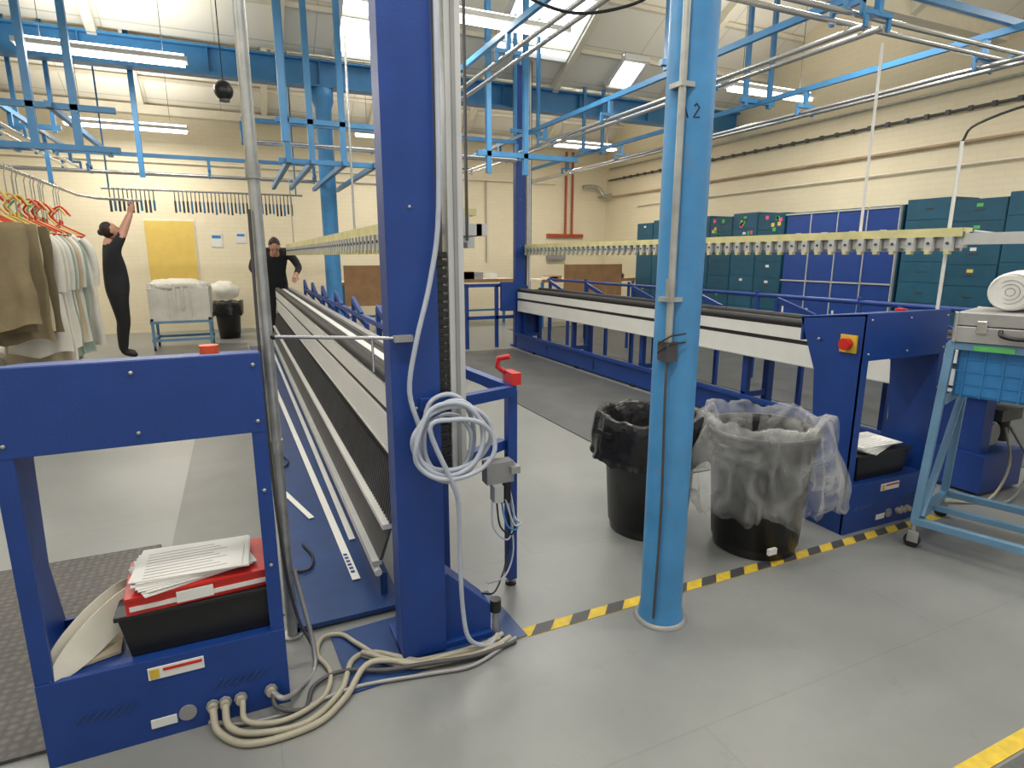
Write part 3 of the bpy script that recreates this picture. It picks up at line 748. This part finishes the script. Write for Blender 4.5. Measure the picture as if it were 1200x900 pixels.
for (x, z, w, h) in ((-.4, 1.62, .2, .28), (.05, 1.7, .18, .22), (4.6, 1.5, .2, .28), (6.8, 1.6, .2, .15)):
    b = B('wall_notice'); b.box(x, x+w, YB-.012, YB-.001, z, z+h, PAPER); b.box(x+.02, x+w-.02, YB-.014, YB-.011, z+h*.6, z+h*.8, CRATE); b.done()
b = B('linen_cart')
x0, x1, y0, y1 = -1.28, -.42, 10.65, 11.3
for x in (x0+.03, x1-.03):
    for y in (y0+.03, y1-.03):
        b.box(x-.02, x+.02, y-.02, y+.02, .07, .5, TBLUE); b.cyl((x-.015, y, .04), (x+.015, y, .04), .04, BPLAS, 14)
for z in (.14, .42):
    for y in (y0+.03, y1-.03): b.box(x0, x1, y-.018, y+.018, z, z+.04, TBLUE)
    for x in (x0+.03, x1-.03): b.box(x-.018, x+.018, y0, y1, z, z+.04, TBLUE)
b.box(x0+.01, x1-.01, y0+.01, y1-.01, .46, .96, FAB_W)
for k in range(26):
    t = k/26*2*math.pi
    b.tube([((x0+x1)/2+.42*math.cos(t), (y0+y1)/2+.31*math.sin(t), 1.02), ((x0+x1)/2+.44*math.cos(t), (y0+y1)/2+.335*math.sin(t), .9), ((x0+x1)/2+.43*math.cos(t), (y0+y1)/2+.34*math.sin(t), .55+.1*math.sin(k*2.3))], [.03, .02, .012], FAB_W, 6, 3)
b.sphere(((x0+x1)/2, (y0+y1)/2, .98), (.44, .34, .12), FAB_W, 24, 12, fn=lambda v: v*(1+.25*noise.noise(v*9)))
b.done()
b = B('linen_pile'); b.box(-.55, .0, 12.5, 13.1, .55, .6, CREAMP)
for x in (-.52, -.03):
    for y in (12.53, 13.07): b.box(x-.02, x+.02, y-.02, y+.02, 0, .55, TBLUE)
b.sphere((-.27, 12.8, .78), (.28, .28, .2), FAB_W, 20, 12, fn=lambda v: v*(1+.3*noise.noise(v*8))); b.done()
b = B('waste_bin'); b.lathe((-.2, 11.9, 0), [(0, 0), (.17, 0), (.21, .5), (.23, .62), (.22, .62), (0, .3)], BPLAS, 24)
bag(b, -.2, 11.9, [(.19, .55), (.22, .66), (.25, .66), (.26, .5), (.26, .42)], BBAG, 6, .05, 36); b.done()

# ------------------------------------------------------------------ overhead conveyors
def conv(p, q, hang=(), names='overhead_conveyor_rail', up=True, step=1.2):
    p, q = V(p), V(q); d = (q-p).normalized(); s = V((-d.y, d.x, 0)); b = B(names); L = (q-p).length
    for o in (-.07, .07): b.tube([p+s*o, q+s*o], .019, CHROME, 10)
    n = max(1, int(L/step))
    for k in range(n+1):
        c = p+d*(L*k/n)
        b.bar(c-s*.12+V((0, 0, .07)), c+s*.12+V((0, 0, .07)), .035, .03, OBLUE)
        for o in (-.11, .11): b.bar(c+s*o+V((0, 0, .07)), c+s*o+V((0, 0, -.02)), .03, .02, OBLUE)
        b.bar(c+V((0, 0, .07)), c+V((0, 0, .22)), .04, .04, OBLUE)
    b.bar(p+V((0, 0, .24)), q+V((0, 0, .24)), .04, .05, OBLUE)
    for t in hang:
        c = p+d*t
        for o in (-.18, .18): b.bar(c+s*o+V((0, 0, .2)), c+s*o+V((0, 0, cz(c.y)-c.z-.05)), .045, .045, OBLUE)
        b.bar(c-s*.25+V((0, 0, .26)), c+s*.25+V((0, 0, .26)), .05, .05, OBLUE)
    return b
conv((3.9, 2.9, 2.9), (3.9, 10.6, 2.9), (1.9, 5.2), step=1.3).done(origin=False)
conv((5.55, 1.5, 2.9), (5.55, 11.5, 2.9), (.9, 4.0, 7.5), step=1.6).done(origin=False)
conv((1.7, 3.05, 2.98), (5.9, 3.05, 2.98), (2.3,), step=1.4).done(origin=False)
conv((-2.05, 3.2, 2.72), (-2.05, 11.0, 2.72), (3.2, 6.2)).done(origin=False)
conv((-4.5, 9.9, 2.55), (1.2, 9.9, 2.55), (1.2,)).done(origin=False)
conv((.2, 8.0, 2.75), (3.7, 8.0, 2.75), ()).done(origin=False)
conv((2.3, 3.4, 3.1), (2.3, 10.4, 3.1), (4.8,), step=1.6).done(origin=False)
b = B('conveyor_support_frame')
Z0 = 2.45
for x, y in ((-1.55, 7), (-1.22, 7), (-2.1, 7), (.60, 7), (.84, 7), (1.17, 7), (-1.0, 9.4), (.5, 6.0), (3.45, 7.2), (2.95, 7.2)):
    b.box(x-.03, x+.03, y-.03, y+.03, Z0, cz(y)-.02, OBLUE)
b.box(-3.4, -.9, 6.97, 7.03, Z0-.05, Z0, OBLUE); b.box(-3.4, -.9, 6.97, 7.03, 2.75, 2.8, OBLUE)
b.box(.5, 1.6, 6.97, 7.03, Z0-.05, Z0, OBLUE); b.box(.5, 1.6, 6.97, 7.03, 2.8, 2.85, OBLUE)
for x in (.6, .84, 1.17, 1.5): b.box(x-.025, x+.025, 6.9, 9.8, Z0-.05, Z0, OBLUE)
b.box(2.8, 4.2, 7.17, 7.23, 2.65, 2.71, OBLUE)
for x in (-3.0, -2.4, -1.4): b.box(x-.025, x+.025, 6.9, 10.0, 2.75, 2.8, OBLUE)
b.done(origin=False)
b = B('hanging_clip_row')
b.cyl((-1.7, 10.8, 2.42), (1.1, 10.8, 2.42), .015, CHROME, 8)
random.seed(3)
for k in range(46):
    x = -1.6+k*.056
    if 10 < k < 15: continue
    b.box(x-.006, x+.006, 10.79, 10.81, 2.25, 2.42, DGREY); b.box(x-.014, x+.014, 10.78, 10.82, 2.1+random.uniform(-.02, .02), 2.27, (DGREY, CRATE, DGREY)[k % 3])
for x in (-1.6, 1.0): b.cyl((x, 10.8, 2.42), (x, 10.8, cz(10.8)), .012, OBLUE, 8)
b.done()
b = B('hanging_speaker'); b.sphere((.04, 7.0, 3.05), (.09, .09, .095), BPLAS, 20, 14); b.cyl((.04, 7, 3.14), (.04, 7, cz(7)), .006, BPLAS, 6); b.cyl((.04, 7, 2.95), (.04, 7, 2.97), .05, DGREY); b.done()
b = B('hanging_power_cable'); b.tube([(1.5, 3.5, 3.05), (1.62, 3.45, 2.92), (1.95, 3.4, 2.85), (2.3, 3.3, 2.92), (2.5, 3.2, 3.05)], .01, BPLAS, 6, 6); b.tube([(1.5, 3.5, 3.05), (1.5, 3.5, cz(3.5))], .01, BPLAS, 6); b.tube([(2.5, 3.2, 3.05), (2.5, 3.2, cz(3.2))], .01, BPLAS, 6); b.done()

# ------------------------------------------------------------------ garments on rail
RX, RZ = -1.86, 2.25
b = B('garment_rail'); b.tube([(RX, 4.5, RZ), (RX, 10.0, RZ), (RX+.15, 10.5, RZ), (-1.2, 10.7, RZ)], .018, CHROME, 10)
for y in (5.2, 7.0, 8.8): b.box(RX-.02, RX+.02, y-.02, y+.02, RZ+.02, 2.62, OBLUE)
b.done()
def garment(kind, y, m, L, hw, hc, seed):
    b = B('hanging_'+kind); zt = 1.72
    rnd = random.Random(seed); x = RX+rnd.uniform(-.05, .05); ph = rnd.uniform(0, 6)
    b.tube([(x, y, RZ+.022), (x+.015, y, RZ+.01), (x+.012, y, RZ-.03), (x, y, RZ-.06), (x, y, zt+.12)], .005, GALV, 6)
    b.tube([(x, y, zt+.14), (x, y, zt+.09), (x-.05, y, zt+.06), (x-.21, y, zt-.03), (x-.19, y, zt-.05), (x+.19, y, zt-.05), (x+.21, y, zt-.03), (x+.05, y, zt+.06), (x, y, zt+.09)], .011, hc, 6)
    b.tube([(x-.02, y, zt+.1), (x-.09, y, zt+.2), (x+.02, y, zt+.29), (x+.09, y, zt+.2)], .011, hc, 6, 3)
    nu, nv = 40, 16; vs = []
    for j in range(nv+1):
        v = j/nv
        for k in range(nu):
            t = 2*math.pi*k/nu
            if kind == 'trousers': a = hw*(1+.05*v)
            else: a = .07+(hw-.07)*min(1, v/.1)+.05*v
            bb = .035+.02*v
            sx = math.copysign(abs(math.cos(t))**.6, math.cos(t)); sy = math.copysign(abs(math.sin(t))**.8, math.sin(t))
            fold = .022*v*math.sin(9*sx+ph+seed)+.03*v*noise.noise(V((sx*3, v*3, seed)))
            vs.append((x+a*sx+.03*noise.noise(V((v*3, seed, 0))), y+bb*sy+fold, zt+.0-L*v+.03*math.sin(4*sx+ph)*v))
    fs = [(j*nu+k, j*nu+(k+1) % nu, (j+1)*nu+(k+1) % nu, (j+1)*nu+k) for j in range(nv) for k in range(nu)]
    fs += [tuple(range(nu))]
    b.add(vs, fs, m, True)
    if kind == 'shirt':
        for s in (-1, 1):
            b.tube([(x+s*(hw-.06), y, zt-.08), (x+s*(hw+.01), y+.01, zt-.2), (x+s*(hw+.03), y+.02, zt-.42), (x+s*(hw+.02), y+.01, zt-.62)], [.05, .055, .05, .045], m, 10, 4)
    b.done()
y = 6.3; k = 0
while y < 9.1:
    if k < 6: garment('trousers', y, (FAB_O2, FAB_O, FAB_O2, FAB_O, FAB_B, FAB_O)[k], .86+.08*(k % 3), .26, (RED, YELB, YELB, RED)[k % 4], k)
    else: garment('shirt', y, FAB_G if k in (10, 14) else (FAB_B if k in (7, 12) else FAB_W), 1.32+.1*math.sin(k*1.9), .22+.02*math.sin(k), (RED, YELB, RED, GREEN, ORANGE)[k % 5], k)
    y += .16; k += 1
b = B('laundry_bag_heap')
b.sphere((-2.7, 7.4, .28), (.5, .6, .4), FAB_W, 30, 16, fn=lambda v: V((v.x, v.y, max(v.z, -.28)))*(1+.25*noise.noise(v*4)))
b.sphere((-2.5, 8.8, .2), (.35, .45, .3), FAB_W, 30, 16, fn=lambda v: V((v.x, v.y, max(v.z, -.2)))*(1+.2*noise.noise(v*4+V((3, 3, 3)))))
b.sphere((-2.1, 6.2, .22), (.4, .45, .32), FAB_W, 30, 16, fn=lambda v: V((v.x, v.y, max(v.z, -.22)))*(1+.25*noise.noise(v*4+V((7, 3, 3)))))
b.done()

# ------------------------------------------------------------------ people
def person(name, J, E, loc, ang, sc, cls, head, hands):
    par = bpy.data.objects.new(name, None); COL.objects.link(par)
    par.location = loc; par.rotation_euler = (0, 0, ang); par.scale = (sc, sc, sc)
    keys = list(J); me = bpy.data.meshes.new('tmp'); me.from_pydata([J[k][0] for k in keys], [(keys.index(a), keys.index(c)) for a, c in E], [])
    ob = bpy.data.objects.new('tmp', me); COL.objects.link(ob)
    md = ob.modifiers.new('sk', 'SKIN'); md.use_smooth_shade = True
    sv = me.skin_vertices[0].data
    for i, k in enumerate(keys):
        r = J[k][1]; sv[i].radius = r if isinstance(r, tuple) else (r, r); sv[i].use_root = (k == 'pelvis')
    md2 = ob.modifiers.new('ss', 'SUBSURF'); md2.levels = 2; md2.render_levels = 2
    bpy.context.view_layer.update()
    dg = bpy.context.evaluated_depsgraph_get()
    m2 = bpy.data.meshes.new_from_object(ob.evaluated_get(dg)); bpy.data.objects.remove(ob)
    m2.materials.clear()
    ml = [SHIRT, TROUS, SKIN, BLACK]
    for m in ml: m2.materials.append(m)
    for p in m2.polygons: p.material_index = cls(p.center); p.use_smooth = True
    m2.name = 'body'; o = bpy.data.objects.new('body', m2); COL.objects.link(o); o.parent = par
    c, R = head
    b = B('head'); hb = lambda x, y, z: V(c)+R @ V((x, y, z))
    def shp(v):
        f = 1
        if v.z < 0: f = 1-.25*(-v.z/.12)
        return V((v.x*(f if v.x < 0 else .5+.5*f)+(.012 if (v.z < -.03 and v.x > 0) else 0), v.y*f, v.z))
    b.sphere(c, (.096, .076, .118), SKIN, 24, 18, R, shp)
    b.sphere(hb(-.014, 0, .018), (.098, .084, .115), HAIR, 24, 16, R, lambda v: V((min(v.x, .062 if v.z > .035 else .02), v.y, max(v.z, -.085))))
    b.sphere(hb(-.10, 0, .03), (.045, .04, .045), HAIR, 12, 8)
    b.tube([hb(.088, 0, .012), hb(.108, 0, -.018), hb(.112, 0, -.03), hb(.09, 0, -.036)], [.008, .011, .013, .01], SKIN, 8, 3)
    for s in (-1, 1):
        b.sphere(hb(.083, s*.03, .005), (.008, .012, .006), EYE, 8, 6, R); b.sphere(hb(-.002, s*.076, -.01), (.018, .008, .028), SKIN, 10, 8, R)
        b.tube([hb(.088, s*.014, .024), hb(.086, s*.044, .024)], .004, HAIR, 6)
    b.tube([hb(.09, -.022, -.062), hb(.096, 0, -.062), hb(.09, .022, -.062)], .005, SKIN, 6)
    b.done(parent=par)
    for i, (w, d, up) in enumerate(hands):
        w = V(w); d = V(d).normalized(); up = V(up); sd = d.cross(up).normalized(); up = sd.cross(d).normalized()
        b = B('hand_%d' % (i+1))
        b.tube([w-d*.02, w+d*.02, w+d*.06, w+d*.095], [.024, .03, .036, .028], SKIN, 10, 2)
        for f, (o, L_) in enumerate(((-.027, .062), (-.009, .075), (.009, .07), (.026, .055))):
            p0 = w+d*.08+sd*o
            b.tube([p0, p0+d*L_*.45, p0+d*L_*.75-up*L_*.3, p0+d*L_*.8-up*L_*.65], [.0095, .009, .008, .0065], SKIN, 8, 3)
        sg = 1 if i else -1
        p0 = w+d*.03+sd*sg*.028
        b.tube([p0, p0+d*.025+sd*sg*.022-up*.01, p0+d*.05+sd*sg*.02-up*.03], [.012, .011, .008], SKIN, 8, 3)
        b.done(parent=par)
    return par
E = [('pelvis', 'spine'), ('spine', 'chest'), ('chest', 'neckb'), ('neckb', 'neck'), ('neck', 'headb')]
for s in 'lr':
    E += [('chest', 'sh'+s), ('sh'+s, 'ua'+s), ('ua'+s, 'el'+s), ('el'+s, 'wr'+s), ('pelvis', 'hip'+s), ('hip'+s, 'kn'+s), ('kn'+s, 'ca'+s), ('ca'+s, 'an'+s), ('an'+s, 'toe'+s)]
J = {'pelvis': ((0, 0, .96), (.16, .19)), 'spine': ((.02, 0, 1.14), (.165, .18)), 'chest': ((-.01, 0, 1.34), (.165, .19)), 'neckb': ((-.035, 0, 1.49), .085), 'neck': ((-.03, 0, 1.56), .06), 'headb': ((-.01, 0, 1.63), .058)}
for s, g in (('l', 1), ('r', -1)):
    J.update({'sh'+s: ((.0, g*.18, 1.45), .088), 'ua'+s: ((.08, g*.20, 1.57), .068), 'el'+s: ((.15, g*.19, 1.70), .052), 'wr'+s: ((.27, g*.13, 1.96), .032),
              'hip'+s: ((0, g*.10, .86), .125), 'kn'+s: ((.03, g*.11, .50), .082), 'ca'+s: ((.0, g*.11, .34), .072), 'an'+s: ((-.02, g*.11, .09), .052), 'toe'+s: ((.14, g*.12, .04), .038)})
def cls1(p):
    if p.z < .1: return 3
    if p.z < .90: return 1
    if p.z > 1.62 and p.x > .1: return 2
    if p.z > 1.54 and abs(p.y) < .075 and p.x < .06: return 2
    return 0
Rh = Matrix.Rotation(math.radians(-28), 3, 'Y')
person('garment_worker', J, E, (-1.57, 10.15, 0), math.radians(12), 1.045, cls1, ((.015, 0, 1.715), Rh),
       [((.27, .13, 1.96), (.3, -.05, 1), (1, 0, -.2)), ((.27, -.13, 1.96), (.3, .05, 1), (1, 0, -.2))])
J2 = {'pelvis': ((-.10, 0, .95), (.15, .18)), 'spine': ((-.04, 0, 1.11), (.15, .17)), 'chest': ((.10, 0, 1.27), (.155, .20)), 'neckb': ((.21, 0, 1.36), .085), 'neck': ((.27, 0, 1.385), .06), 'headb': ((.31, 0, 1.42), .058)}
for s, g in (('l', 1), ('r', -1)):
    J2.update({'sh'+s: ((.12, g*.19, 1.38), .085), 'ua'+s: ((.17, g*.28, 1.28), .068), 'el'+s: ((.24, g*.34, 1.15), .054), 'wr'+s: ((.46, g*.25, 1.02), .032),
              'hip'+s: ((-.09, g*.09, .86), .115), 'kn'+s: ((.03, g*.10, .50), .075), 'ca'+s: ((.0, g*.10, .34), .065), 'an'+s: ((-.02, g*.10, .09), .048), 'toe'+s: ((.14, g*.11, .04), .036)})
def cls2(p):
    if p.z < .1: return 3
    if p.z < .91: return 1
    if p.x > .41: return 2
    if p.x > .25 and p.z > 1.32 and abs(p.y) < .075: return 2
    return 0
person('machine_operator', J2, E, (.60, 11.1, 0), math.radians(-90), 1.09, cls2, ((.37, 0, 1.475), Matrix.Rotation(math.radians(45), 3, 'Y')),
       [((.46, .25, 1.02), (1, -.2, -.3), (0, 0, 1)), ((.46, -.25, 1.02), (1, .2, -.3), (0, 0, 1))])

# ------------------------------------------------------------------ lights
def lamp(x, y, z, L, pw=60):
    b = B('fluorescent_lamp'); dx, dy = (L/2, .09)
    b.box(x-dx, x+dx, y-dy, y+dy, z, z+.05, WHITE)
    for o in (-.045, .045): b.cyl((x-dx+.03, y+o, z-.02), (x+dx-.03, y+o, z-.02), .018, TUBEL, 10)
    b.cyl((x-dx+.03, y, z+.075), (x+dx-.03, y, z+.075), .018, TUBEL, 10)  # top tube, added along with the ceiling uplight
    for s in (-.7, .7):
        px, py = (x+s*dx, y)
        b.cyl((px, py, z+.05), (px, py, cz(py)), .004, DGREY, 6)
    b.done()
    for up in (0, 1):  # downlight of the fixture, then an added upward fill to brighten the ceiling
        l = bpy.data.lights.new('lamp_and_fill_light', 'AREA'); l.shape = 'RECTANGLE'; l.size = L; l.size_y = .16
        l.energy = pw*(.42 if up else 1); l.color = (1, .955, .87)
        o = bpy.data.objects.new('lamp_and_fill_light', l); o.location = (x, y, z+.1 if up else z-.045)
        if up: o.rotation_euler = (math.pi, 0, 0)
        COL.objects.link(o)
for a in ((-1.44, 12.3, 3.55, 1.8), (-1.1, 8.3, 3.6, 1.6), (6.6, 11.0, 3.6, 1.5), (2.9, 11.6, 3.6, 1.5), (-4.2, 10.0, 3.6, 1.5), (6.8, 6.5, 3.6, 1.5),
          (2.6, 6.0, 3.7, 1.5), (-1.6, 4.6, 3.6, 1.5), (1.2, 3.9, 3.7, 1.5), (5.0, 3.9, 3.8, 1.5), (.2, .9, 3.7, 1.5), (3.4, .9, 3.7, 1.5), (7.3, 2.0, 3.7, 1.5), (-3, 1.2, 3.7, 1.5)):  # this row: extra lamps, mostly overhead out of view, added for general light
    lamp(*a, pw=54 if a[1] > 5 else 44)
w = bpy.data.worlds.new('world'); scene.world = w; w.use_nodes = True
w.node_tree.nodes['Background'].inputs[0].default_value = (1, .98, .94, 1); w.node_tree.nodes['Background'].inputs[1].default_value = .7

# ------------------------------------------------------------------ camera
cd = bpy.data.cameras.new('camera'); cd.sensor_width = 36; cd.lens = 21.0; cd.clip_end = 100
co = bpy.data.objects.new('camera', cd); co.location = (0, 0, 1.45)
co.rotation_euler = (math.radians(90-12.1), 0, math.radians(-24.4)); COL.objects.link(co); scene.camera = co
try:
    scene.view_settings.view_transform = 'Standard'
except Exception as e: print(e)
